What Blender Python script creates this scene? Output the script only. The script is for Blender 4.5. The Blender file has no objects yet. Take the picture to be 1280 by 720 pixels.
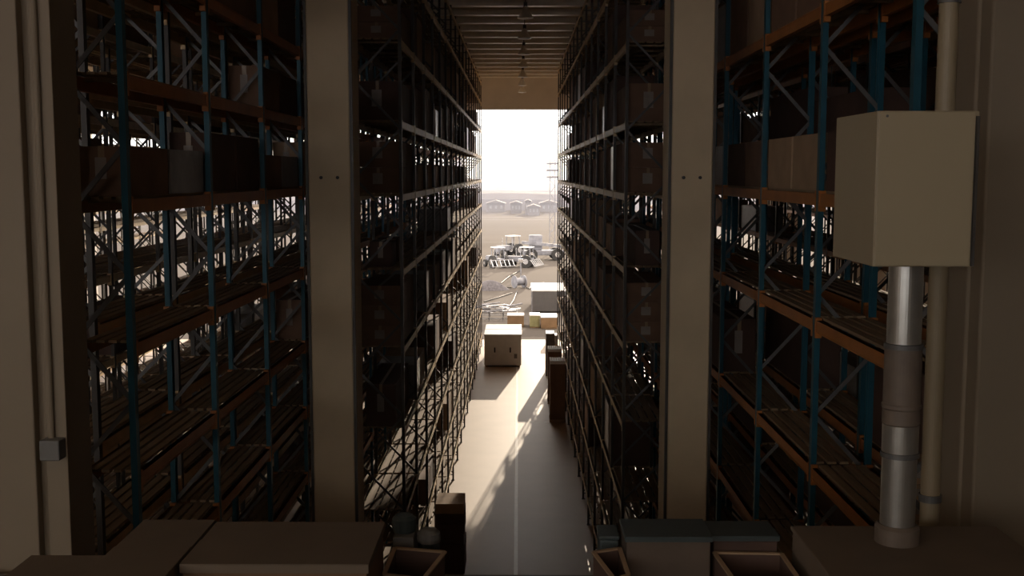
import bpy, math, random
from mathutils import Vector, Matrix
random.seed(7)
C = bpy.context.scene.collection
PI = math.pi
H = 10.8                      # camera height above the warehouse floor
TILT = math.radians(5.872); YAW = math.radians(0.33); F = 1400.0

def ray(px, py):
    u = (px - 640) / F; v = (360 - py) / F
    d = Vector((u, math.cos(TILT) + v * math.sin(TILT), v * math.cos(TILT) - math.sin(TILT)))
    return Matrix.Rotation(YAW, 3, 'Z') @ d
def at(px, py, Y):            # the point of the place seen at px, py at distance Y
    d = ray(px, py); return Vector((d.x / d.y * Y, Y, H + d.z / d.y * Y))
def ground(px, py, z=0.0):
    d = ray(px, py); t = (z - H) / d.z
    return Vector((d.x * t, d.y * t, z))

# ------------------------------------------------------------------ materials
def mat(name, col, rough=0.7, metal=0.0, var=0.12, scale=4.0, col2=None, bump=0.0, stretch=(1, 1, 1), detail=4):
    m = bpy.data.materials.new(name); m.use_nodes = True
    nt = m.node_tree; N = nt.nodes; L = nt.links
    b = N['Principled BSDF']; b.inputs['Roughness'].default_value = rough; b.inputs['Metallic'].default_value = metal
    tc = N.new('ShaderNodeTexCoord'); mp = N.new('ShaderNodeMapping'); mp.inputs['Scale'].default_value = stretch
    nz = N.new('ShaderNodeTexNoise'); nz.inputs['Scale'].default_value = scale; nz.inputs['Detail'].default_value = detail
    L.new(tc.outputs['Object'], mp.inputs['Vector']); L.new(mp.outputs['Vector'], nz.inputs['Vector'])
    cr = N.new('ShaderNodeValToRGB'); L.new(nz.outputs['Fac'], cr.inputs['Fac'])
    cr.color_ramp.elements[0].position = .3; cr.color_ramp.elements[1].position = .7
    a = [max(0, c * (1 - var)) for c in col]; z = col2 or [min(1, c * (1 + var)) for c in col]
    cr.color_ramp.elements[0].color = (*a, 1); cr.color_ramp.elements[1].color = (*z, 1)
    L.new(cr.outputs['Color'], b.inputs['Base Color'])
    if bump:
        bp = N.new('ShaderNodeBump'); bp.inputs['Strength'].default_value = bump; bp.inputs['Distance'].default_value = .02
        L.new(nz.outputs['Fac'], bp.inputs['Height']); L.new(bp.outputs['Normal'], b.inputs['Normal'])
    return m
M = {
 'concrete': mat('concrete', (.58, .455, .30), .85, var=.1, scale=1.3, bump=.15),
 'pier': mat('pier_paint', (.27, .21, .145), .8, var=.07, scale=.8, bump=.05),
 'slab': mat('slab', (.22, .19, .16), .9, var=.15, scale=3),
 'ceiling': mat('ceiling_sheet', (.72, .60, .44), .7, var=.08, scale=.5),
 'joist': mat('joist_paint', (.92, .86, .74), .35, var=.06),
 'wall': mat('wall_panel', (.74, .67, .58), .8, var=.1, scale=.6),
 'line': mat('line_paint', (.9, .85, .76), .48, var=.04, scale=6),
 'blue': mat('blue_paint', (.012, .085, .12), .45, .2, var=.15, scale=3),
 'steel': mat('galvanised_steel', (.13, .125, .12), .5, .3, var=.12, scale=8),
 'dkpost': mat('shaded_post_and_trim', (.07, .062, .054), .5, .3, var=.15, scale=3),  # shade of the farther blue posts put into the colour; also dark trim
 'orange': mat('orange_paint', (.42, .15, .03), .5, .1, var=.15, scale=3),
 'orange_lit': mat('orange_paint_lit', (.72, .54, .30), .5, .1, var=.12, scale=3),  # sunlit, hazy look of the orange beams put into the colour
 'plank': mat('deck_plank', (.29, .2, .115), .8, var=.25, scale=2.5, stretch=(6, .5, 6), bump=.2),
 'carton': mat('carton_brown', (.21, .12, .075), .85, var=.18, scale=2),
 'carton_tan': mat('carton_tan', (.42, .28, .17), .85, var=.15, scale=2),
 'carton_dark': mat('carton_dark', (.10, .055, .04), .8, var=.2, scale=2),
 'wrap': mat('grey_wrap', (.2, .18, .17), .35, var=.2, scale=6),
 'label': mat('paper_label', (.36, .31, .27), .8, var=.15),
 'tape': mat('tape', (.34, .23, .13), .3, var=.06),
 'pallet': mat('pallet_wood', (.35, .24, .15), .9, var=.25, scale=5, stretch=(1, 8, 1)),
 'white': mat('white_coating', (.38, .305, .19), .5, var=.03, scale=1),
 'cream': mat('cream_paint', (.32, .25, .155), .5, var=.05),
 'duct': mat('duct_metal', (.62, .6, .55), .28, .85, var=.06, scale=10),
 'ductdark': mat('duct_tape', (.16, .12, .09), .6, var=.12, scale=10),
 'fgbox': mat('crate_board', (.165, .12, .082), .75, var=.1, scale=2),
 'fgbrown': mat('crate_side', (.20, .11, .055), .75, var=.12, scale=2),
 'fgdark': mat('dark_board', (.12, .085, .062), .75),
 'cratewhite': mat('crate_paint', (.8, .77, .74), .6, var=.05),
 'gravel': mat('dark_gravel', (.12, .11, .12), .9, var=.3, scale=5),
 'teal': mat('dark_teal_plastic', (.05, .065, .065), .5, var=.15, scale=3),
 'greypanel': mat('grey_panel', (.17, .16, .145), .6, var=.06, scale=3),
 'black': mat('black_rubber', (.03, .028, .028), .6, var=.1),
 'lamp': mat('lamp_shade_metal', (.75, .72, .66), .3, .5, var=.04),
 'machine': mat('machine_grey', (.28, .28, .31), .5, .3, var=.3, scale=2),
 'chrome': mat('bright_metal', (.9, .9, .92), .15, .9, var=.03),
 'container': mat('container_paint', (.15, .145, .15), .6, var=.06),
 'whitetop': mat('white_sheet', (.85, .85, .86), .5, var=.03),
 'green': mat('pale_green_paint', (.5, .5, .28), .6, var=.08),
 'hill': mat('hill_scrub', (.14, .13, .14), .9, var=.25, scale=.04),
 'town': mat('town_wall', (.2, .185, .19), .8, var=.1, scale=.1),
}
def ground_mat(name, col, lo, hi, scale, joints=0):
    m = mat(name, col, .62 if joints else .9, var=.1, scale=scale, detail=8)
    return m
M['floor'] = mat('polished_concrete', (.50, .385, .285), .52, var=.05, scale=.9, detail=8)
M['floor'].node_tree.nodes['Principled BSDF'].inputs['Specular IOR Level'].default_value = .42
M['earth'] = mat('pale_yard', (.120, .106, .096), .9, var=.08, scale=.05, stretch=(.15, 1, 1), detail=6)
M['earth'].node_tree.nodes['Principled BSDF'].inputs['Specular IOR Level'].default_value = .02
M['mark'] = mat('tyre_mark', (.095, .083, .075), .9, var=.1)

# ------------------------------------------------------------------ mesh helpers
class MB:
    def __init__(s): s.v = []; s.f = []; s.mi = []
    def quadbox(s, pts, mi=0):           # 8 points: bottom 4 ccw, top 4 ccw
        n = len(s.v); s.v += [tuple(p) for p in pts]
        for f in ((0,3,2,1),(4,5,6,7),(0,1,5,4),(1,2,6,5),(2,3,7,6),(3,0,4,7)):
            s.f.append(tuple(n + i for i in f)); s.mi.append(mi)
    def box(s, x0, x1, y0, y1, z0, z1, mi=0):
        if x0 > x1: x0, x1 = x1, x0
        if y0 > y1: y0, y1 = y1, y0
        if z0 > z1: z0, z1 = z1, z0
        s.quadbox([(x0,y0,z0),(x1,y0,z0),(x1,y1,z0),(x0,y1,z0),(x0,y0,z1),(x1,y0,z1),(x1,y1,z1),(x0,y1,z1)], mi); return s
    def bar(s, a, b, w, t=None, mi=0, up=(0, 0, 1)):
        a = Vector(a); b = Vector(b); t = t or w; d = (b - a).normalized(); u = Vector(up)
        if abs(d.dot(u)) > .95: u = Vector((0, 1, 0))
        r = d.cross(u).normalized() * w / 2; q = r.cross(d).normalized() * t / 2
        s.quadbox([a-r-q, a+r-q, a+r+q, a-r+q, b-r-q, b+r-q, b+r+q, b-r+q], mi); return s
    def prism(s, prof, z0, z1, axis='z', mi=0, cap=True):   # prof: list of 2D points ccw
        n = len(s.v); k = len(prof)
        def P(p, z):
            return {'z': (p[0], p[1], z), 'x': (z, p[0], p[1]), 'y': (p[0], z, p[1])}[axis]
        s.v += [P(p, z0) for p in prof] + [P(p, z1) for p in prof]
        for i in range(k):
            j = (i + 1) % k; s.f.append((n+i, n+j, n+k+j, n+k+i)); s.mi.append(mi)
        if cap:
            s.f.append(tuple(n + i for i in reversed(range(k)))); s.mi.append(mi)
            s.f.append(tuple(n + k + i for i in range(k))); s.mi.append(mi)
        return s
    def lathe(s, cx, cy, prof, n=24, mi=0):                 # prof [(r,z)...]
        b = len(s.v)
        for r, z in prof:
            for i in range(n):
                a = 2 * PI * i / n; s.v.append((cx + r * math.cos(a), cy + r * math.sin(a), z))
        for k in range(len(prof) - 1):
            for i in range(n):
                j = (i + 1) % n; s.f.append((b+k*n+i, b+k*n+j, b+(k+1)*n+j, b+(k+1)*n+i)); s.mi.append(mi)
        s.f.append(tuple(b + i for i in reversed(range(n)))); s.mi.append(mi)
        s.f.append(tuple(b + (len(prof)-1)*n + i for i in range(n))); s.mi.append(mi)
        return s
    def tube(s, a, b, r, n=12, mi=0):
        a = Vector(a); b = Vector(b); d = (b - a).normalized(); u = Vector((0, 0, 1)) if abs(d.z) < .9 else Vector((1, 0, 0))
        p = d.cross(u).normalized(); q = d.cross(p); k = len(s.v)
        for c in (a, b):
            for i in range(n):
                t = 2 * PI * i / n; s.v.append(tuple(c + p * r * math.cos(t) + q * r * math.sin(t)))
        for i in range(n):
            j = (i + 1) % n; s.f.append((k+i, k+n+i, k+n+j, k+j)); s.mi.append(mi)
        s.f.append(tuple(k + i for i in range(n))); s.mi.append(mi); s.f.append(tuple(k + n + i for i in reversed(range(n)))); s.mi.append(mi)
        return s
    def add(s, o, off):
        n = len(s.v); s.v += [(v[0]+off[0], v[1]+off[1], v[2]+off[2]) for v in o.v]
        s.f += [tuple(n + i for i in f) for f in o.f]; s.mi += o.mi
    def mesh(s, name, mats, bevel=0):
        me = bpy.data.meshes.new(name); me.from_pydata(s.v, [], s.f)
        for m in (mats if isinstance(mats, (list, tuple)) else [mats]): me.materials.append(m)
        me.polygons.foreach_set('material_index', s.mi); me.update()
        return me
def link(name, me, parent=None, loc=(0, 0, 0), rz=0):
    o = bpy.data.objects.new(name, me); C.objects.link(o); o.location = loc; o.rotation_euler = (0, 0, rz)
    if parent: o.parent = parent
    return o
def build(name, mb, mats, parent=None, loc=(0, 0, 0), rz=0, bevel=0):
    o = link(name, mb.mesh(name, mats), parent, loc, rz)
    if bevel:
        m = o.modifiers.new('b', 'BEVEL'); m.width = bevel; m.segments = 2; m.limit_method = 'ANGLE'
    return o
def tag(o, label, cat, group=None, kind=None):
    o['label'] = label; o['category'] = cat
    if group: o['group'] = group
    if kind: o['kind'] = kind
    return o
def thing(name, label, cat, loc=(0, 0, 0), rz=0, group=None):
    return tag(link(name, None, None, loc, rz), label, cat, group)
def struct(name, mb, m, bevel=0):
    o = build(name, mb, m, bevel=bevel); o['kind'] = 'structure'; return o

# ------------------------------------------------------------------ the setting
YF = 71.0                                     # front facade with the great openings
XL, XR = -27.0, 27.0
CEIL = 16.75
struct('floor', MB().box(XL, XR, 5.0, YF + 1.2, -.3, 0), M['floor'])
struct('ceiling', MB().box(XL - .3, XR + .3, -12, YF + .4, CEIL, CEIL + .3), M['ceiling'])
jm = MB().box(XL, XR, -.06, .06, -.22, .0); jm.box(XL, XR, -.13, .13, -.235, -.22); jmesh = jm.mesh('joist', M['joist'])
for i, y in enumerate([6 + 2.23 * k for k in range(29)]):
    if y < YF - .5:
        j = link('trim_%d' % (i + 1), jmesh, None, (0, y, CEIL)); j['kind'] = 'structure'
struct('wall_left', MB().box(XL - .3, XL, -12, YF + .4, -.3, CEIL), M['wall'])
struct('wall_right', MB().box(XR, XR + .3, -12, YF + .4, -.3, CEIL), M['wall'])
wf = MB(); LINT = 14.75
wf.box(XL, -7, YF, YF + .4, 16.1, CEIL); wf.box(-7, XR, YF, YF + .4, LINT, CEIL)                       # lintel across all openings, raised on the left to let more sun in
wf.box(3.95, 7.3, YF, YF + .4, 0, LINT)                       # solid pier right of the middle door
wf.box(9.7, 12.2, YF, YF + .4, 0, LINT); wf.box(15.3, 17.8, YF, YF + .4, 0, LINT); wf.box(19.8, XR, YF, YF + .4, 0, LINT)  # piers added to block sun from the right-hand aisles
struct('wall_back', wf, M['wall'])
# painted lines on the floor
gl = ground(645.5, 600).x
struct('trim_40', MB().box(gl - .055, gl + .055, 8, YF - .4, 0, .004), M['line'])
yl = ground(680, 527.5).y
struct('trim_41', MB().box(gl + .04, 2.0, yl - .05, yl + .05, 0, .004), M['line'])
# mezzanine slab the camera looks out from, and an unseen rear shell added to shape the light
SL = 7.74
struct('floor_mezzanine', MB().box(XL, XR, -12, 8.3, SL - .35, SL), M['slab'])
rw = MB(); rw.box(XL, XR, -12.3, -12, SL, SL + 2.6); rw.box(XL, XR, -12.3, -12, CEIL - 2.6, CEIL)
for x in (XL, -14, 13, XR - 1): rw.box(x, x + 1, -12.3, -12, SL + 2.6, CEIL - 2.6)
rw.box(1, XR, -12.3, -12, SL + 2.6, CEIL - 2.6); rw.box(XL, XR, 4.7, 5.0, -.3, SL - .35)  # right side closed and lower wall added to block light from behind
struct('wall_rear_added', rw, M['wall'])

# ------------------------------------------------------------------ piers and columns
def column(px0, px1, Y, d, label, name='concrete_column'):
    x0 = at(px0, 300, Y).x; x1 = at(px1, 300, Y).x
    t = thing(name, label, 'column', ((x0 + x1) / 2, Y + d / 2, 0), 0, 'concrete columns flanking the aisle')
    w = (x1 - x0) / 2; c = .045
    prof = [(-w+c,-d/2),(w-c,-d/2),(w,-d/2+c),(w,d/2-c),(w-c,d/2),(-w+c,d/2),(-w,d/2-c),(-w,-d/2+c)]
    sf = build('shaft', MB().prism(prof, 0, CEIL), M['concrete'], t)
    for s in (-1, 1):
        e = build('edge_strip', MB().box(s*(w+.004), s*(w-.03), -d/2-.006, -d/2+.06, 4, CEIL - .5), M['dkpost'], t); e['label'] = 'dark steel corner strip'
    for s in (-1, 1):
        zz = at((px0+px1)/2, 222, Y).z
        m = MB(); m.tube((s*.11, -d/2-.025, zz), (s*.11, -d/2+.02, zz), .022)
        e = build('anchor_bolt', m, M['black'], sf); e['label'] = 'small dark anchor bolt'
    return t
column(384, 442, 15, .7, 'tall plain concrete column left of the middle aisle')
column(835, 892, 15, .7, 'tall plain concrete column right of the middle aisle')

# left pier with conduit and junction box
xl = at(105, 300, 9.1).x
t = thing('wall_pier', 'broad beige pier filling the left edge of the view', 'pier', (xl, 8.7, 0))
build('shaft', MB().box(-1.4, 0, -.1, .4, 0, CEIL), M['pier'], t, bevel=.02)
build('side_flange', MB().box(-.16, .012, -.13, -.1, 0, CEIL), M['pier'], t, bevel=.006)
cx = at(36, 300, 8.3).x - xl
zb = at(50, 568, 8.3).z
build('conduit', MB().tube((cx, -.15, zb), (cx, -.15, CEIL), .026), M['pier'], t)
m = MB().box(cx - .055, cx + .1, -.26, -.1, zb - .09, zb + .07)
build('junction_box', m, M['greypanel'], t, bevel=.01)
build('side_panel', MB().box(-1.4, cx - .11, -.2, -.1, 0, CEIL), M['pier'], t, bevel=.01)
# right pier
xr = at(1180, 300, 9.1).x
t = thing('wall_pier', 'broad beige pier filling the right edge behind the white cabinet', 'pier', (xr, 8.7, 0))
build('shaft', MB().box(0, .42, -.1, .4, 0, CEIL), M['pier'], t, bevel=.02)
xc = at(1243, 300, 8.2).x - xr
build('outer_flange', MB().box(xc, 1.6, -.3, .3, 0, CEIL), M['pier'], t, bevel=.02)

# ------------------------------------------------------------------ racks
CAM = Vector((0, 0, H))
def make_rack(label, x0, side, depth, y0, nb, bay, levels, top, pm, bm, pitch, cap=100, decks=None, plm='plank', minpx=0):
    """x0 = face towards the camera's aisle, side = +1/-1 direction of the depth"""
    t = thing('pallet_rack', label, 'rack', (x0, y0, 0), 0, 'long rows of pallet racks')
    s = side
    # posts: omega section open to the inside of the rack
    def post(sg):
        prof = [(-.045,0),(.045,0),(.045,.06),(.032,.06),(.032,.012),(-.032,.012),(-.032,.06),(-.045,.06)]   # (y, inward)
        p = [(q[1]*sg, q[0]) for q in prof]
        if sg > 0: p = p[::-1]
        m = MB().prism(p, 0.01, top); m.box(-.02*sg, .1*sg, -.07, .07, 0, .012)
        return m
    mf = post(s).mesh('post', pm); mk = post(-s).mesh('post', pm)
    br = MB(); z = .25; k = 0
    xa, xb = s*.03, s*(depth-.03)
    while z + pitch < top:
        a, b = (xa, xb) if k % 2 == 0 else (xb, xa)
        br.bar((a, 0, z), (b, 0, z + pitch), .02, .045); z += pitch; k += 1
    br.bar((xa, 0, .2), (xb, 0, .2), .02, .04); br.bar((xa, 0, top-.12), (xb, 0, top-.12), .02, .04)
    brm = br.mesh('bracing', M['steel'])
    for i in range(nb + 1):
        y = i * bay
        link('post', mf, t, (0, y, 0)); link('post', mk, t, (s*depth, y, 0)); link('bracing', brm, t, (0, y, 0))
    L = bay - .1
    b0 = MB().box(-.025, .025, .01, L-.01, -.13, 0); b0.box(-.03, .03, .01, L-.01, -.13, -.115); b0.box(-.03, .03, .01, L-.01, -.015, 0)
    for y in (0, L): b0.box(-.034, .034, y-.008 if y else -.004, y+.004 if y else .05, -.18, .04) if False else b0.box(-.034, .034, (y - .045 if y else -.0), (y if y else .045), -.19, .03)
    bmesh_ = b0.mesh('beam', bm)
    npl = 5 if depth > .8 else 4
    pw = (depth - .12) / npl
    dk = MB()
    for q in range(npl):
        dk.box(s*(.06 + q*pw + .02), s*(.06 + (q+1)*pw - .02), .02, L-.02, .0, .028)
    for yy in (.35, L/2, L-.35): dk.box(s*.02, s*(depth-.02), yy-.03, yy+.03, -.04, 0)
    dkm = dk.mesh('deck', M[plm])
    for kind, me, src in (('beam', bmesh_, b0), ('deck', dkm, dk)):
        items = []
        for i in range(nb):
            for z in levels:
                if kind == 'beam':
                    items += [(s*.03, i*bay+.05, z), (s*(depth-.03), i*bay+.05, z)]
                elif z != levels[-1]:
                    items.append((0, i*bay+.05, z))
        items.sort(key=lambda p: (Vector((x0+p[0], y0+p[1]+1, p[2])) - CAM).length)
        # keep the ones in front of the camera's frame first
        def infr(p):
            d = Vector((x0+p[0], y0+p[1]+bay/2, p[2])) - CAM
            return abs(d.x/d.y) < .46 and -.37 < d.z/d.y < .17
        vis = [p for p in items if infr(p)]; inv = [p for p in items if not infr(p)]
        for p in vis[:cap]: link(kind, me, t, p)
        rest = vis[cap:] + inv
        if rest:
            r = MB()
            for p in rest: r.add(src, p)
            o = build(kind, r, bm if kind == 'beam' else M[plm], t); o['kind'] = 'stuff'
    t['_g'] = 0; del t['_g']
    return dict(x0=x0, s=s, depth=depth, y0=y0, bay=bay, nb=nb, levels=levels)

LV = [.85, 2.4, 4.0, 5.7, 7.34, 8.9, 10.38, 11.8, 13.37, 15.05, 16.3]
R = {}
R['L1'] = make_rack('tall rack with pale beams along the left side of the middle aisle', -2.27, -1, .97, 22, 17, 2.78, LV, 16.45, M['dkpost'], M['orange_lit'], .95)
R['R1'] = make_rack('tall rack with pale beams along the right side of the middle aisle', 2.13, 1, .97, 22.6, 14, 2.76, LV, 16.45, M['dkpost'], M['orange_lit'], .95)
LV2 = [.6, 1.8, 3.1, 4.4, 5.68, 6.82, 7.95, 9.2, 10.55, 11.7, 12.84, 14.05, 15.3]
R['L2'] = make_rack('blue and orange rack nearest on the left, between the pier and the column', -3.6, -1, .58, 10.38, 21, 2.8, LV2, 16.2, M['blue'], M['orange'], .6)
LV3 = [1.6, 3.1, 4.55, 6.1, 7.6, 9.22, 10.58, 12.56, 14.5, 15.9]
R['R2'] = make_rack('blue and orange rack nearest on the right, between column and white cabinet', 3.2, 1, .66, 9.25, 21, 2.8, LV3, 16.2, M['blue'], M['orange'], .66)
R['L2b'] = make_rack('dark posted rack directly behind the near left blue rack', -4.42, -1, .66, 11.6, 18, 2.8, LV2, 16.2, M['dkpost'], M['orange_lit'], .6, cap=60)
R['R2b'] = make_rack('orange beamed rack directly behind the near right blue rack', 4.15, 1, .66, 10.65, 18, 2.8, LV3, 16.2, M['blue'], M['orange'], .66, cap=60)
far = [('L3b', -8.7, -1, .97, 14, 'rack standing back to back behind the second left rack'),
       ('L4b', -15.7, -1, .97, 31, 'rack standing back to back behind the third left rack'),
       ('R3b', 8.7, 1, .97, 19, 'rack standing back to back behind the second right rack'),
       ('R4b', 14.9, 1, .97, 33, 'rack standing back to back behind the third right rack'),
       ('L3', -7.6, -1, .97, 12.5, 'rack beyond the near left blue rack, across its aisle'),
       ('L4', -14.6, -1, .97, 28, 'rack in the second row beyond the left blue rack'),
       ('L5', -20.8, -1, .97, 42, 'farthest rack on the left, against the bright openings'),
       ('R3', 7.6, 1, .97, 16.5, 'rack beyond the near right blue rack, across its aisle'),
       ('R4', 13.8, 1, .97, 30, 'rack in the second row beyond the right blue rack'),
       ('R5', 20.0, 1, .97, 44, 'farthest rack on the right, against the bright openings')]
for k, x, s, d, y0, lb in far:
    nb = int((69 - y0) / 2.78)
    R[k] = make_rack(lb, x, s, d, y0, nb, 2.78, LV, 16.45, M['dkpost'], M['orange_lit'] if k[0] == 'L' else M['orange'], .95, cap=60)  # lit-looking orange for the left rows, plain orange for the right

# ------------------------------------------------------------------ cartons on the racks
ORD = ['first', 'second', 'third', 'fourth', 'fifth', 'sixth', 'seventh', 'eighth', 'ninth', 'tenth', 'eleventh', 'twelfth', 'thirteenth', 'fourteenth', 'fifteenth', 'sixteenth', 'seventeenth']
RN = {'L1': 'left aisle rack', 'R1': 'right aisle rack', 'L2': 'left blue rack', 'R2': 'right blue rack', 'R2b': 'rack behind right blue rack', 'L2b': 'rack behind left blue rack', 'L3': 'second left rack', 'R3': 'second right rack', 'L3b': 'third left rack', 'R3b': 'third right rack'}
CN = {'carton': 'brown', 'carton_tan': 'tan', 'carton_dark': 'dark brown', 'wrap': 'grey'}
cache = {}
def carton_mesh(w, l, h, mk):
    k = (round(w, 2), round(l, 2), round(h, 2), mk)
    if k in cache: return cache[k]
    m = MB(); c = .012
    pr = [(-w/2+c,-l/2),(w/2-c,-l/2),(w/2,-l/2+c),(w/2,l/2-c),(w/2-c,l/2),(-w/2+c,l/2),(-w/2,l/2-c),(-w/2,-l/2+c)]
    m.prism(pr, 0, h - .004); m.box(-w/2+.005, -.006, -l/2+.005, l/2-.005, h-.006, h); m.box(.006, w/2-.005, -l/2+.005, l/2-.005, h-.006, h)
    body = m.mesh('carton', M[mk])
    tp = MB(); tp.box(-.03, .03, -l/2-.002, -l/2+.006, h*.55, h+.002); tp.box(-.03, .03, -l/2, l/2, h-.001, h+.003)
    lb = MB(); lb.box(-w*.13, w*.1, -l/2-.006, -l/2, h*.35, h*.78); 
    cache[k] = (body, tp.mesh('tape', M['tape']), lb.mesh('label_sheet', M['label'])); return cache[k]
def carton(x, y, z, w, l, h, mk, label, group=None, parts=True):
    b, tp, lb = carton_mesh(w, l, h, mk)
    o = tag(link('carton', b, None, (x, y, z)), label, 'box', group)
    if parts:
        link('tape', tp, o)
        e = link('label_sheet', lb, o); e['label'] = 'white paper label'
    return o
def pick(*a): return random.choice(a)
def fill(rk, bay, lev, n=2, h=None, layers=1, mk=None, parts=None, w=None, yoff=0, frac=1.0):
    r = R[rk]; z = r['levels'][lev] + .029; gap = (r['levels'][lev+1] - .19 - z) if lev + 1 < len(r['levels']) else 1.2
    h = min((h or random.uniform(.45, .85) * gap) , (gap - .03)) / layers
    W = w or (r['depth'] - .12); Ln = (r['bay'] - .16) / n
    y0 = r['y0'] + bay * r['bay'] + .08
    for i in range(n):
        m0 = mk or pick('carton', 'carton', 'carton_dark', 'carton_dark', 'carton_tan', 'wrap')
        for q in range(layers):
            l = (Ln - .06) * frac
            pos = '' if n == 1 else ', near half' if i == 0 else ', far half'
            ly = '' if layers == 1 else (', bottom of stack' if q == 0 else ', top of stack' if q == layers-1 else ', middle of stack')
            lb = '%s carton, %s bay of %s, %s shelf up%s%s' % (CN[m0], ORD[bay], RN[rk], ORD[lev], pos, ly)
            carton(r['x0'] + r['s'] * r['depth'] / 2, y0 + Ln * (i + .5) + yoff, z + q * h, W, l, h - (.006 if q < layers-1 else 0), m0, lb,
                   'cartons on the ' + RN[rk], (bay < 2) if parts is None else parts)
# near end cells as photographed
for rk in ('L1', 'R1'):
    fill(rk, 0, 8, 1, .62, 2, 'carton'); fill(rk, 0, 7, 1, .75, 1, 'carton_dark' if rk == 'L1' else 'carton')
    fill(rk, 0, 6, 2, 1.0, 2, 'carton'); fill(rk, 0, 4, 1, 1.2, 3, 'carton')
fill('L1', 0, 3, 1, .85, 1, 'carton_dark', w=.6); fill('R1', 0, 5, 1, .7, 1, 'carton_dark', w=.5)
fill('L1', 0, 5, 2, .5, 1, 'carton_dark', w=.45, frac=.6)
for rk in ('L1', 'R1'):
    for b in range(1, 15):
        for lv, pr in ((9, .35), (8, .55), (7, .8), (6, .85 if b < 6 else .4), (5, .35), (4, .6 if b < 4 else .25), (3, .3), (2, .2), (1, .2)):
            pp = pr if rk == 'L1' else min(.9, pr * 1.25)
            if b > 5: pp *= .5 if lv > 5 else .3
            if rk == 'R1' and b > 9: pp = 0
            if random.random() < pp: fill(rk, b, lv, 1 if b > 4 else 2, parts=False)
for rk, cells in (('L2', [(0,8,2),(1,8,2),(2,8,2),(3,8,2),(0,11,2),(1,10,1),(2,9,2),(3,9,2),(2,10,2),(0,4,2),(2,11,2),(3,11,2),(3,6,2),(4,8,2),(4,9,1),(0,10,1)]),
                  ('R2', [(0,6,2),(1,6,2),(2,6,2),(1,7,2),(2,7,2),(0,7,2),(3,6,2),(3,4,2),(0,8,2),(1,8,2),(3,7,2),(4,4,1),(4,6,2)])):
    for b, lv, n in cells:
        mk = {('R2', 3, 4): 'carton_dark', ('R2', 4, 4): 'carton_dark', ('R2', 1, 6): 'carton_tan', ('R2', 0, 7): 'carton_dark'}.get((rk, b, lv))
        fill(rk, b, lv, n, mk=mk, parts=True, h=(.62 if rk == 'R2' and lv == 6 else None))
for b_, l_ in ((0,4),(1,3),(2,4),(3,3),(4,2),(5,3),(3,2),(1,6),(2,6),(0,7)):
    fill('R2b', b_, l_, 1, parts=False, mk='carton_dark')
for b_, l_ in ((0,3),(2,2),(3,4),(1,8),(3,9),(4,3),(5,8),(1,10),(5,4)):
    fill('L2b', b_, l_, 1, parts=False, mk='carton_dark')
for rk in ('L3', 'R3'):
    for b in range(0, 10):
        for lv, pr in ((9, .5), (8, .7), (7, .85), (6, .5), (5, .12), (4, .12), (3, .1)):
            if random.random() < pr: fill(rk, b, lv, 1, parts=False)
# the tan stack on the right blue rack beside the duct
r = R['R2']
for i in range(4):
    carton(3.5, 9.75, 7.63 + i*.16, .36, .46, .154, 'carton_tan', 'small tan carton on the right blue rack beside the duct, %s of four' % ['lowest','second lowest','second highest','highest'][i], 'small tan cartons beside the duct')

# ------------------------------------------------------------------ pendant lamps
lz = H + 4.93
pm_ = MB().lathe(0, 0, [(.06, .38), (.09, .33), (.13, .22), (.2, .1), (.25, .03), (.25, 0), (.235, 0), (.235, .02), (.19, .09), (.11, .2), (.05, .3)], 20).mesh('lamp_shade', M['lamp'])
cm_ = MB().tube((0, 0, .37), (0, 0, CEIL - lz - .2), .015); cm_.box(-.06, .06, -.06, .06, .36, .5); cmesh = cm_.mesh('cable', M['dkpost'])
gm_ = MB().lathe(0, 0, [(.06, .12), (.1, .08), (.232, .02), (.23, .005), (.2, -.012), (.1, -.03)], 20).mesh('lens_disc', M['whitetop'])  # white lens disc, its colour standing in for the glass reflection
lx = .22
for i in range(7):
    lb = '%s pendant lamp of the row hanging over the middle aisle' % (['nearest', 'second nearest', 'third nearest', 'fourth nearest', 'third farthest', 'second farthest', 'farthest'][i])
    o = thing('pendant_lamp', lb, 'lamp', (lx, 36.6 + i * 5.55, lz), 0, 'pendant lamps over the middle aisle')
    sh = link('lamp_shade', pm_, o); link('cable', cmesh, o); link('lens_disc', gm_, sh)
# small lamp seen above the right blue rack
p = at(910, 30, 13.6)

# ------------------------------------------------------------------ things standing in the middle aisle
def gbox(px0, px1, pyb, pyt, dep, name, lb, cat, m, lid=None):
    a = ground(px0, pyb); b = ground(px1, pyb); tp = at(px0, pyt, a.y).z
    return a.x, b.x, a.y, a.y + dep, tp
x0, x1, y0, y1, zt = gbox(605, 652, 459, 418, 4.2, 0, 0, 0, 0)
t = thing('shipping_crate', 'large pale crate with white lid standing on the left of the aisle floor', 'crate', ((x0+x1)/2, (y0+y1)/2, 0))
w = (x1-x0)/2; d = (y1-y0)/2
build('body', MB().box(-w+.02, w-.02, -d+.02, d-.02, .1, zt-.06), M['cratewhite'], t, bevel=.02)
l = MB().box(-w, w, -d, -.06, zt-.08, zt); l.box(-w, w, .02, d, zt-.08, zt)
build('lid', l, M['whitetop'], t, bevel=.015)
sk = MB()
for xx in (-w+.15, 0, w-.15): sk.box(xx-.07, xx+.07, -d+.03, d-.03, 0, .1)
build('skid', sk, M['pallet'], t)
for xx in (-.45, .42):
    e = build('latch', MB().box(xx-.04, xx+.04, -d-.02, -d+.02, zt*.45, zt*.6), M['black'], t)
e = build('label_sheet', MB().box(w-.42, w-.25, -d+.005, -d+.02, .5, .75), M['wrap'], t)
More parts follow.
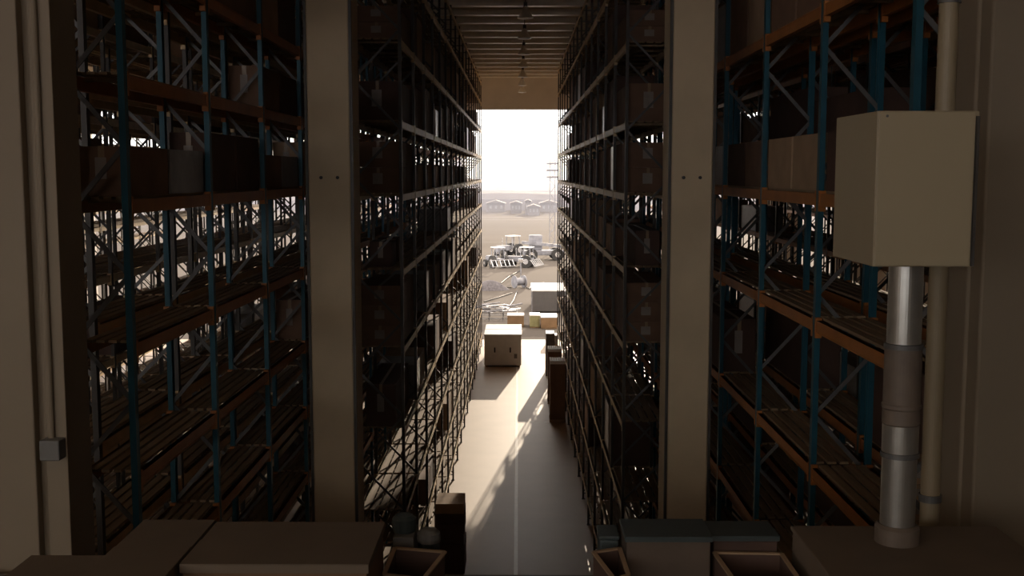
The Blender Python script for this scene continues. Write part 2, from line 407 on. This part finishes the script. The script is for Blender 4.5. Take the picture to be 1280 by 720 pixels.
# stacks at the right of the aisle: cartons piled on pallets
def stack(px0, px1, pyb, pyt, dep, n, where, mk='carton', xmax=None, crown=None):
    a = ground(px0, pyb); b = ground(px1, pyb); zt = at(px0, pyt, a.y).z
    x0, x1 = a.x, b.x
    if xmax: x1 = min(x1, xmax)
    w = x1 - x0; cx = (x0+x1)/2; cy = a.y + dep/2
    pl = MB()
    for k in range(5): pl.box(-w/2 + k*w/5 + .01, -w/2 + (k+1)*w/5 - .01, -dep/2, dep/2, .1, .12)
    for yy in (-dep/2+.06, 0, dep/2-.06):
        pl.box(-w/2, w/2, yy-.05, yy+.05, .02, .1)
    pl.box(-w/2, w/2, -dep/2, -dep/2+.1, 0, .02); pl.box(-w/2, w/2, dep/2-.1, dep/2, 0, .02)
    tag(build('pallet', pl, M['pallet'], None, (cx, cy, 0)), 'wooden pallet under the ' + where, 'pallet')
    if crown: zt -= .15
    h = (zt - .12) / n
    for k in range(n):
        nm = 'top' if k == n-1 else 'bottom' if k == 0 else ORD[k] + ' up'
        carton(cx + random.uniform(-.01, .01), cy, .12 + k*h, w - .03, dep - .03, h - .006, mk, 'brown carton in the %s, %s' % (where, nm), 'stacked cartons at the right of the aisle', False)
    if crown:
        q = MB()
        for k in range(7): q.box(-w/2 + k*w/7 + .012, -w/2 + (k+1)*w/7 - .012, -dep/2, dep/2, .1, .14)
        for yy in (-dep/2+.05, 0, dep/2-.05): q.box(-w/2+.01, w/2-.01, yy-.05, yy+.05, 0, .1)
        tag(build('pallet', q, M['cratewhite'], None, (cx, cy, zt)), crown, 'pallet')  # near-white paint carries the sunlit look of the slats
stack(687, 707, 528, 451, 1.0, 5, 'tall stack on the right side of the aisle', 'carton', 2.05, 'pale slatted pallet, coloured as if sunlit, on top of the tall aisle stack')
a = ground(684.5, 505)
stack(684.5, 705, 505, 436, 1.0, 4, 'stack just behind the tall aisle stack', 'carton', 2.05, 'pale slatted pallet, coloured as if sunlit, on the stack behind the tall one')
stack(682, 697, 470, 417, 1.3, 2, 'white topped pile farther along the right', 'wrap', 1.95)
# (crowned above)
# corrugated stack in the left foreground of the aisle
a = ground(0, 0)
x0 = at(538, 640, 29).x; x1 = at(577, 640, 29).x; zt = at(550, 630, 29).z
n = 7; h = (zt - .12) / n
pl = MB()
for k in range(5): pl.box(-.37 + k*.15, -.37 + k*.15 + .13, -.5, .5, .1, .12)
for yy in (-.45, 0, .45): pl.box(-.37, .37, yy-.05, yy+.05, 0, .1)
x1 = max(x1, -1.45); cxs = (max(x0, -2.2) + x1) / 2
tag(build('pallet', pl, M['pallet'], None, (cxs, 29.55, 0)), 'wooden pallet under the dark stack beside the left rack', 'pallet')
for k in range(n):
    nm = 'top' if k == n-1 else 'bottom' if k == 0 else ORD[k] + ' up'
    w = x1 - max(x0, -2.2)
    m0 = 'carton_tan' if k == n-1 else 'carton_dark'  # tan top carton stands in for light on the stack's top
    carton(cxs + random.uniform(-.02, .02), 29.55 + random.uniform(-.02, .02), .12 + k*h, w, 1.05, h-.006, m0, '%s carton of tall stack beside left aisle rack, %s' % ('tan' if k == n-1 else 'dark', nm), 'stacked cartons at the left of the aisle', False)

# ------------------------------------------------------------------ foreground on the mezzanine
def crate(x0, x1, y0, y1, zt, lb, body, lid, name='crate', hole=False, lidth=.05):
    t = thing(name, lb, 'crate', ((x0+x1)/2, (y0+y1)/2, SL)); w = (x1-x0)/2; d = (y1-y0)/2; h = zt - SL
    build('body', MB().box(-w+.012, w-.012, -d+.012, d-.012, 0, h-lidth), body, t, bevel=.008)
    m = MB().box(-w, w, -d, d, h-lidth, h); m.box(-w+.0, w-.0, -d, d*.1-.004, h, h+.006)
    build('lid', m, lid, t, bevel=.006)
    if hole:
        hc = hole; e = build('hand_hole', MB().box(hc-.12, hc+.12, -d-.004, -d+.03, h-.30, h-.1), M['black'], t); e['label'] = 'dark hand hole'
    return t
crate(-2.44, -1.975, 5.9, 7.1, 8.55, 'pale board crate lying lowest at the left foot of the view', M['fgbox'], M['fgbox'])
crate(-1.955, -.862, 6.25, 7.06, 8.55, 'wide board crate with brown front and hand hole, bottom left', M['fgbrown'], M['fgbox'], hole=.12)
crate(-3.1, -2.47, 5.6, 6.9, 8.38, 'low board crate at the foot of the left pier', M['fgbox'], M['fgbox'])
# narrow grey cabinet and bin
t = thing('switch_cabinet', 'narrow grey cabinet with a dark square, right of the wide crate', 'cabinet', (-.775, 7.6, SL))
hz = at(490, 672, 7.45).z - SL
build('body', MB().box(-.085, .06, -.15, .15, 0, hz), M['greypanel'], t, bevel=.006)
build('square_hole', MB().box(-.03, .03, -.156, -.15, hz-.17, hz-.1), M['black'], t)  # black plate stands in for the dark inside of a square hole
build('top_cover', MB().lathe(-.02, 0, [(.08, hz), (.085, hz+.02), (.085, hz+.09), (.06, hz+.115)], 20), M['teal'], t)
t = thing('waste_bin', 'round dark bin with a domed lid beside the grey cabinet', 'bin', (-.625, 7.6, SL))
bz = at(518, 676, 7.6).z - SL
build('body', MB().lathe(0, 0, [(.065, 0), (.078, bz)], 24), M['teal'], t)
build('lid', MB().lathe(0, 0, [(.084, bz), (.086, bz+.02), (.08, bz+.06), (.055, bz+.085), (.01, bz+.095)], 24), M['greypanel'], t)
def open_carton(corners, zt, lb):
    """corners: four plan points of the rim"""
    cx = sum(c[0] for c in corners)/4; cy = sum(c[1] for c in corners)/4
    t = thing('open_carton', lb, 'box', (cx, cy, SL), 0, 'open cartons in the foreground'); h = zt - SL
    q = [Vector((c[0]-cx, c[1]-cy)) for c in corners]
    m = MB(); th = .012
    for i in range(4):
        a, b = q[i], q[(i+1) % 4]; m.bar((a.x*.97, a.y*.97, h/2), (b.x*.97, b.y*.97, h/2), th, h, up=(0, 0, 1))
    build('side_wall', m, M['carton_dark'], t)
    m = MB()
    for i in range(4):
        a, b = q[i], q[(i+1) % 4]; m.bar((a.x, a.y, h+.004), (b.x, b.y, h+.004), .028, .012)
    e = build('rim', m, M['carton_tan'], t); e['label'] = 'tan folded rim'
    m = MB(); m.quadbox([(v.x*.94, v.y*.94, .01) for v in q] + [(v.x*.94, v.y*.94, .02) for v in q]); build('bottom', m, M['carton_dark'], t)
open_carton([(-.487, 7.22), (-.83, 7.3), (-.84, 6.8), (-.588, 6.72)], 8.29, 'open carton with a tan rim at the left foot of the aisle view')
open_carton([(.50, 7.22), (.595, 6.72), (.69, 6.8), (.68, 7.3)], 8.29, 'open carton with a tan rim at the right foot of the aisle view')
open_carton([(1.30, 7.22), (1.335, 6.7), (1.74, 6.7), (1.74, 7.2)], 8.29, 'open carton with a tan rim left of the pale cabinet')
crate(.70, 1.275, 7.14, 7.55, 8.42, 'plain crate with dark lid in front of the right column', M['fgdark'], M['teal'], lidth=.03)
crate(1.29, 1.74, 7.25, 7.6, 8.39, 'dark narrow crate between the dark lidded crate and pale cabinet', M['carton_dark'], M['teal'], lidth=.03)
t = thing('waste_bin', 'dark teal bin at the foot of the right aisle rack', 'bin', (.62, 7.55, SL))
bz = at(770, 668, 7.55).z - SL
build('body', MB().box(-.065, .065, -.12, .12, 0, bz), M['teal'], t, bevel=.015)
build('lid', MB().box(-.072, .072, -.13, .13, bz, bz+.03), M['teal'], t, bevel=.012)
# pale low cabinet with the duct and the white control cabinet
XB = at(988, 657, 7.32).x; 
t = thing('base_cabinet', 'pale low cabinet carrying the metal duct at the bottom right', 'cabinet', (XB, 5.4, SL)); bh = at(1050, 657, 7.32).z - SL
XP = at(1177, 500, 8.2).x - XB
build('body', MB().box(.01, 1.36, 0, 1.9, 0, bh-.03), M['fgbox'], t, bevel=.01)
build('top_panel', MB().box(0, 1.37, -.01, 1.92, bh-.03, bh), M['fgbox'], t, bevel=.008)
BZ = SL + bh
yd = 7.0; pd = at(1127, 500, yd)
t = thing('duct_pipe', 'shiny metal duct pipe rising from the low cabinet to the white box', 'pipe', (pd.x, yd, BZ)); dr = .108
top = at(1088, 333.5, 6.45).z - BZ - .001
z1 = at(1127, 567, yd).z - BZ; z2 = at(1127, 530, yd).z - BZ; z3 = at(1127, 432, yd).z - BZ
build('lower_section', MB().lathe(0, 0, [(dr, .0), (dr, z1 - .005)], 40), M['duct'], t)
build('middle_section', MB().lathe(0, 0, [(dr+.004, z1), (dr+.004, z2)], 40), M['duct'], t)
e = build('rubber_sleeve', MB().lathe(0, 0, [(dr, z2), (dr+.01, z2+.01), (dr+.006, z2+.1), (dr+.014, z2+.11), (dr+.014, z2+.13), (dr+.006, z2+.14), (dr+.006, z3-.01), (dr, z3)], 40), M['ductdark'], t); e['label'] = 'dark dusty sleeve'
build('upper_section', MB().lathe(0, 0, [(dr-.003, z3), (dr-.003, top)], 40), M['duct'], t)
for zz in (z1, z3):
    build('clamp_ring', MB().lathe(0, 0, [(dr, zz-.02), (dr+.012, zz-.016), (dr+.012, zz+.014), (dr, zz+.018)], 40), M['steel'], t)
e = build('base_collar', MB().lathe(0, 0, [(dr+.03, 0), (dr+.03, .1), (dr+.012, .12)], 40), M['ductdark'], t)
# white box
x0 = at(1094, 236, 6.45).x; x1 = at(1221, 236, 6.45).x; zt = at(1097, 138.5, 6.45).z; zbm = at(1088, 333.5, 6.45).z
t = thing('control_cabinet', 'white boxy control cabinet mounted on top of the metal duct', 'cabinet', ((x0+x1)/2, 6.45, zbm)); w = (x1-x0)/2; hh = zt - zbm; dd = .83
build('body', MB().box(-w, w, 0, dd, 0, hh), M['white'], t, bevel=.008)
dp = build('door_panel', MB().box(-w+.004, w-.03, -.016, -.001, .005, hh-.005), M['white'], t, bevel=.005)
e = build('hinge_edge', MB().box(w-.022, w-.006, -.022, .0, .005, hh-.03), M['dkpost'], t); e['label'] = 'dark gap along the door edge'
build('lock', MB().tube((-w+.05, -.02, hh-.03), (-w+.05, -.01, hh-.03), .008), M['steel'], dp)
# cream riser pipe
pp = at(1168, 480, 7.75)
t = thing('riser_pipe', 'cream vertical pipe running up beside the right pier', 'pipe', (pp.x, 7.75, SL))
build('pipe_run', MB().tube((0, 0, 0), (0, 0, CEIL - SL), .066, 28), M['cream'], t)
for zz in (.75, 4.2, 7.0): build('bracket', MB().lathe(0, 0, [(.066, zz), (.078, zz), (.078, zz+.05), (.066, zz+.05)], 24), M['steel'], t)

# ------------------------------------------------------------------ outside
g = MB(); g.box(-260, 260, YF + 1.2, 3000, -.3, -.02)
o = build('ground', g, M['earth']); o['kind'] = 'structure'
for i, (py, wd) in enumerate(((272, 3.0), (275, 2.5), (303, .8))):
    a = ground(650, py, -.02)
    struct('trim_%d' % (50+i), MB().box(-80, 80, a.y, a.y + wd, -.03, -.012), M['mark'])
# low hills behind the yard
def hill(y, dep, h0, h1, seed, lb, m):
    random.seed(seed); n = 60; t = MB(); rows = []
    xs = [-150 + 300 * i / n for i in range(n + 1)]
    ph = [random.uniform(0, 6) for _ in range(4)]
    prof = [h0 + (h1-h0) * (.5 + .25*math.sin(x*.03+ph[0]) + .15*math.sin(x*.09+ph[1]) + .1*math.sin(x*.31+ph[2])) for x in xs]
    for x, h in zip(xs, prof):
        for q in range(7):
            a = q / 6 * PI; t.v.append((x, y + dep/2 - dep/2*math.cos(a) , -.3 + h * math.sin(a) ** .7))
    for i in range(n):
        for q in range(6): k = i*7+q; t.f.append((k, k+7, k+8, k+1)); t.mi.append(0)
    o = build('hill', t, m); o['kind'] = 'structure'; return o
hill(325, 40, 4.6, 5.8, 3, '', M['hill']); hill(560, 120, 3.0, 5.0, 5, '', M['hill']); hill(1100, 300, 2, 5, 9, '', M['hill'])
random.seed(11)
for i, (px, y, w, h) in enumerate(((645, 306, 3, 2.6), (660, 298, 1.5, 3.4), (667, 289, 3, 2.2), (620, 314, 5, 2.4), (686, 314, 5, 2.4))):
    a = at(px, 260, y); t = thing('distant_building', ['low pale building beneath the hills', 'small tower shaped building by the far hill', 'wide pale building right of the small tower', 'low shed left of the other distant buildings', 'pale low block farthest right beneath the hills'][i], 'building', (a.x, y, -.02))
    build('wall', MB().box(-w/2, w/2, -3, 3, 0, h), M['town'], t)
    rf = MB().prism([(-w/2-.3, h), (w/2+.3, h), (0, h + w*.12 + .3)], -3.3, 3.3, 'y'); build('roof', rf, M['town'], t)
    for k in range(3): build('window', MB().box(-w*.35 + k*w*.3, -w*.35 + k*w*.3 + w*.12, -3.05, -2.98, h*.4, h*.75), M['machine'], t)
# lattice mast at the right of the opening
b = ground(691, 300, -.02); ym = 150; xm = at(690.5, 230, ym).x; zt = at(690, 196, ym).z
t = thing('lattice_mast', 'slender lattice mast standing at the right of the opening', 'mast', (xm, ym, -.02))
m = MB()
for sx in (-.35, .35):
    for sy in (-.35, .35): m.bar((sx, sy, 0), (sx, sy, zt), .07)
build('leg', m, M['machine'], t); m = MB(); z = 0; k = 0
while z + .9 < zt:
    s_ = 1 if k % 2 else -1
    for sy in (-.35, .35): m.bar((-.35*s_, sy, z), (.35*s_, sy, z+.9), .045)
    for sx in (-.35, .35): m.bar((sx, -.35*s_, z), (sx, .35*s_, z+.9), .045)
    z += .9; k += 1
build('lattice', m, M['machine'], t)
m = MB()
for zz in (zt-1.0, zt-1.9, zt-2.8): m.box(-.8, .8, -.1, .1, zz, zz+.25)
build('head_frame', m, M['machine'], t)
# wheel helper
def wheel(r, w, t, loc):
    m = MB(); n = 24
    pr = [(r*math.cos(2*PI*i/n), r*math.sin(2*PI*i/n)) for i in range(n)]
    m.prism([(a, b) for a, b in pr], -w/2, w/2, 'x'); m.prism([(a*.45, b*.45) for a, b in pr], -w/2-.03, w/2+.03, 'x', 1)
    return build('wheel', m, [M['black'], M['chrome']], t, loc)
# tractor with raised attachments, left of the yard
def tractor(px, py, scale, rz, lb):
    a = ground(px, py, -.02); t = thing('tractor', lb, 'tractor', (a.x, a.y, -.02), rz, 'tractors parked in the yard'); t.scale = (scale,)*3
    wheel(.85, .45, t, (-.9, -1.0, .85)); wheel(.85, .45, t, (.9, -1.0, .85)); wheel(.5, .3, t, (-.75, 1.5, .5)); wheel(.5, .3, t, (.75, 1.5, .5))
    h = MB().box(-.4, .4, -.1, 2.0, .75, 1.5); h.box(-.45, .45, 1.9, 2.1, .6, 1.4); build('bonnet', h, M['machine'], t, bevel=.06)
    c = MB()
    for sx in (-.65, .65):
        for sy in (-1.5, -.1): c.bar((sx, sy, 1.2), (sx*.85, sy*.92, 2.7), .08)
    c.box(-.7, .7, -1.6, .0, 1.0, 1.25); build('cab_frame', c, M['machine'], t)
    build('cab_roof', MB().box(-.7, .7, -1.6, .1, 2.68, 2.8), M['whitetop'], t, bevel=.04)
    build('exhaust', MB().tube((.3, .9, 1.5), (.3, .9, 2.6), .05), M['chrome'], t)
    m = MB()
    for k in range(6): m.bar((-1.6+k*.64, -2.6, .2), (-1.6+k*.64, -1.9, 1.1), .08)
    m.bar((-1.8, -1.9, 1.1), (1.8, -1.9, 1.1), .12); m.bar((-1.8, -2.6, .3), (1.8, -2.6, .3), .1); m.bar((0, -1.9, 1.1), (0, -1.2, .9), .12)
    build('cultivator', m, M['chrome'], t)
tractor(619, 334, .85, .5, 'leftmost tractor in the cluster of machines out in the yard')
tractor(636, 320, .95, 2.3, 'middle tractor in the cluster of machines out in the yard')
tractor(652, 334, .85, 1.2, 'rightmost tractor of the cluster beside the loader')
# loader with a boom
a = ground(679, 325, -.02); t = thing('boom_loader', 'machine with a long low boom right of the tractors', 'loader', (a.x, a.y, -.02), -1.45); t.scale = (1.25,)*3
for s in (-.9, .9):
    for y in (-1.3, 1.3): wheel(.6, .4, t, (s, y, .6))
build('chassis', MB().box(-.6, .6, -2.0, 2.0, .5, 1.0), M['machine'], t, bevel=.06)
build('cab', MB().box(-.6, .1, -1.4, -.1, 1.0, 2.5), M['machine'], t, bevel=.08)
m = MB().bar((.35, -2.2, 1.8), (.35, 2.6, 1.3), .25, .3); m.bar((.35, 2.6, 1.3), (.35, 3.2, .3), .2, .25); build('boom', m, M['machine'], t)
build('bucket', MB().prism([(2.9, .1), (3.7, .0), (3.8, .2), (3.1, .9)], -.8, 1.0, 'x'), M['chrome'], t)
# mound and drum with shadow lines and cords
def mound(px, py, r, h, lb, name='gravel_heap'):
    a = ground(px, py, -.02); m = MB(); pr = []
    n = 28; rings = 7; random.seed(int(px))
    for q in range(rings):
        f = q / (rings-1)
        for i in range(n):
            an = 2*PI*i/n; rr = r * (1-f) * (1 + .12*math.sin(3*an+px) + random.uniform(-.05, .05)) + .02
            m.v.append((rr*math.cos(an)*1.3, rr*math.sin(an), h * (1 - (1-f)**1.8)))
    for q in range(rings-1):
        for i in range(n): j = (i+1) % n; m.f.append((q*n+i, q*n+j, (q+1)*n+j, (q+1)*n+i)); m.mi.append(0)
    return tag(build(name, m, M['gravel'], None, (a.x, a.y, -.02)), lb, 'heap')
mound(612, 362, 1.3, .9, 'low dark heap at the left of the yard')
a = ground(649, 360, -.02); t = thing('cable_drum', 'small dark drum lying on the yard between the shadow lines and cords', 'drum', (a.x, a.y, -.02), .5)
m = MB(); n = 24
build('barrel', MB().prism([(.35*math.cos(2*PI*i/n), .6+.35*math.sin(2*PI*i/n)) for i in range(n)], -.5, .5, 'x'), M['machine'], t)
for s in (-.5, .5): build('flange', MB().prism([(.6*math.cos(2*PI*i/n), .6+.6*math.sin(2*PI*i/n)) for i in range(n)], s-.04, s+.04, 'x'), M['machine'], t)
def shadow_cord(pts, lb):  # dark tubes drawn in for thin shadow lines and cords
    P = [ground(*p, .05) for p in pts]; m = MB()
    for a, b in zip(P, P[1:]): m.tube(a, b + (b - a).normalized() * .03, .05, 8)
    tag(build('shadow_cord', m, M['black']), lb, 'shadow_cord', 'shadow lines and cords on the yard')
shadow_cord([(626, 354), (636, 346), (650, 338)], 'thin dark shadow and cord line from the heap up to the lamp stand')
shadow_cord([(627, 359), (634, 359.5), (639, 359.5)], 'short dark shadow and cord line between the heap and the drum')
shadow_cord([(605, 377), (622, 372), (634, 368), (640, 366)], 'long curving shadow and cord line reaching the drum from the left edge')
shadow_cord([(636, 384), (642, 375), (646, 364)], 'shadow and cord line from the drum towards the scrap rack')
shadow_cord([(658, 359), (662, 361), (664, 357), (680, 353)], 'shadow and cord line bending right from the drum past the container')
# lamp stand
a = ground(651, 352, -.02); t = thing('work_light', 'upright work light stand between the tractors and the drum', 'light stand', (a.x, a.y, -.02))
build('pole', MB().tube((0, 0, 0), (0, 0, 2.0), .05), M['machine'], t)
build('lamp_head', MB().box(-.25, .25, -.12, .1, 1.9, 2.3), M['chrome'], t, bevel=.03)
m = MB()
for k in range(3): m.bar((0, 0, .5), (.6*math.cos(k*2.1), .6*math.sin(k*2.1), 0), .05)
build('tripod', m, M['machine'], t)
# grey container on the right
a = ground(665, 391, -.02); b = ground(700, 391, -.02); zt = at(665, 364, a.y).z
t = thing('shipping_container', 'dark grey container with a pale roof at the right of the yard', 'container', (a.x, a.y, -.02)); w = b.x - a.x; w = max(w, 2.6)
body = MB().box(0, w, .03, 5.8, 0.1, zt)
k = 0.05
while k < w - .1: body.box(k, k+.1, 0, .03, .15, zt-.1); k += .2
build('body', body, M['container'], t)
build('roof', MB().box(-.03, w+.03, -.02, 5.85, zt, zt+.1), M['whitetop'], t, bevel=.02)
for xx in (0, w): build('corner_post', MB().box(xx-.05, xx+.05, -.04, .06, 0, zt), M['machine'], t)
# pallets of pale goods in front of the door
def yardbox(px0, px1, pyb, pyt, dep, lb, bodym, topm, zb=-.02):
    a = ground(px0, pyb, zb); b = ground(px1, pyb, zb); zt = at(px0, pyt, a.y).z - zb
    t = thing('goods_box', lb, 'box', (a.x, a.y, zb)); w = b.x - a.x
    build('body', MB().box(.01, w-.01, .01, dep-.01, .08, zt-.06), bodym, t, bevel=.02)
    build('lid', MB().box(0, w, 0, dep, zt-.06, zt), topm, t, bevel=.015)
    m = MB()
    for yy in (0, dep/2-.05, dep-.1): m.box(0.02, w-.02, yy, yy+.1, 0, .08)
    build('skid', m, M['pallet'], t)
yardbox(662, 675, 410, 394, 1.6, 'pale green box standing just outside the door', M['green'], M['whitetop'])
yardbox(676, 697, 411, 396.5, 2.2, 'pale cream box with white lid beside the green box', M['carton_tan'], M['whitetop'])
yardbox(683, 697, 432, 419, 1.0, 'white topped box by the right edge of the doorway', M['container'], M['whitetop'], 0)
yardbox(634, 655, 409, 394, 1.4, 'tan wooden box just left of the doorway middle', M['carton_tan'], M['whitetop'])
# scrap rack: metal frames on the left
a = ground(604, 401, -.02)
t = thing('scrap_rack', 'row of shiny metal frames stacked outside on the left', 'rack', (a.x - .6, a.y, -.02))
random.seed(4); fr = MB()
for k in range(4):
    for y in (0, 2.2): fr.bar((k*1.03, y, 0), (k*1.03, y, .6), .06)
for y in (0, 2.2):
    for z in (.15, .55): fr.bar((0, y, z), (3.1, y, z), .06)
for x in (0, 3.1): fr.bar((x, 0, .5), (x, 2.2, .5), .06)
build('frame', fr, M['machine'], t)
for k in range(26):
    x = random.uniform(.3, 2.9); y = random.uniform(.1, 2.1); a_ = random.uniform(-.7, .7); l_ = random.uniform(.3, .9)
    c_ = Vector((x, y, .6 + .02*k)); d_ = Vector((math.cos(a_), math.sin(a_), random.uniform(-.15, .15))) * l_
    build('pipe', MB().tube(c_ - d_, c_ + d_, random.uniform(.03, .07), 10), M['chrome'] if k % 3 == 0 else M['machine'], t)

# ------------------------------------------------------------------ light
sun = bpy.data.lights.new('sun', 'SUN'); sun.energy = 4.5; sun.angle = math.radians(.45); sun.color = (1, .83, .64)
so = bpy.data.objects.new('sun', sun); C.objects.link(so)
el = math.radians(11.4); azx = math.radians(7.7)      # sun stands beyond the door, a little to the right
dirv = Vector((-math.sin(azx)*math.cos(el), -math.cos(azx)*math.cos(el), -math.sin(el)))
so.rotation_euler = dirv.to_track_quat('-Z', 'Y').to_euler()
wd = bpy.data.worlds.new('World'); bpy.context.scene.world = wd; wd.use_nodes = True
nt = wd.node_tree; bg = nt.nodes['Background']
tc = nt.nodes.new('ShaderNodeTexCoord'); sp = nt.nodes.new('ShaderNodeSeparateXYZ'); cr = nt.nodes.new('ShaderNodeValToRGB')
nt.links.new(tc.outputs['Generated'], sp.inputs[0]); nt.links.new(sp.outputs['Z'], cr.inputs['Fac'])
e = cr.color_ramp.elements; e[0].position = 0; e[0].color = (.86, .80, .80, 1); e[1].position = 1; e[1].color = (.80, .70, .60, 1)
k = e.new(.012); k.color = (.92, .91, .95, 1); k = e.new(.12); k.color = (.95, .92, .90, 1); k = e.new(.35); k.color = (.88, .77, .66, 1)
nt.links.new(cr.outputs['Color'], bg.inputs['Color']); bg.inputs['Strength'].default_value = 3.7

# haze over the yard and beyond
HZ = True
if HZ:
    m = bpy.data.materials.new('haze'); m.use_nodes = True; n = m.node_tree; n.nodes.remove(n.nodes['Principled BSDF'])
    v = n.nodes.new('ShaderNodeVolumeScatter'); v.inputs['Density'].default_value = .0011; v.inputs['Color'].default_value = (.70, .78, 1, 1); v.inputs['Anisotropy'].default_value = 0
    n.links.new(v.outputs[0], n.nodes['Material Output'].inputs['Volume'])
    o = build('outside_haze', MB().box(-255, 255, 165, 2990, -.15, 38), m); o['kind'] = 'stuff'; tag(o, 'pale haze hanging over the yard and the far hills', 'haze')

# ------------------------------------------------------------------ camera and view
cam = bpy.data.cameras.new('camera'); co = bpy.data.objects.new('camera', cam); C.objects.link(co)
co.location = (0, 0, H); co.rotation_euler = (PI/2 - TILT, 0, YAW)
cam.sensor_width = 36; cam.lens = F / 1280 * 36; cam.clip_end = 5000
S = bpy.context.scene; S.camera = co
S.view_settings.view_transform = 'Standard'; S.view_settings.look = 'None'; S.view_settings.gamma = 1; S.view_settings.exposure = 0
S.view_settings.use_curve_mapping = False
cy = S.cycles
cy.max_bounces = 8; cy.diffuse_bounces = 5; cy.glossy_bounces = 3; cy.volume_bounces = 1; cy.sample_clamp_indirect = 6; cy.use_denoising = True
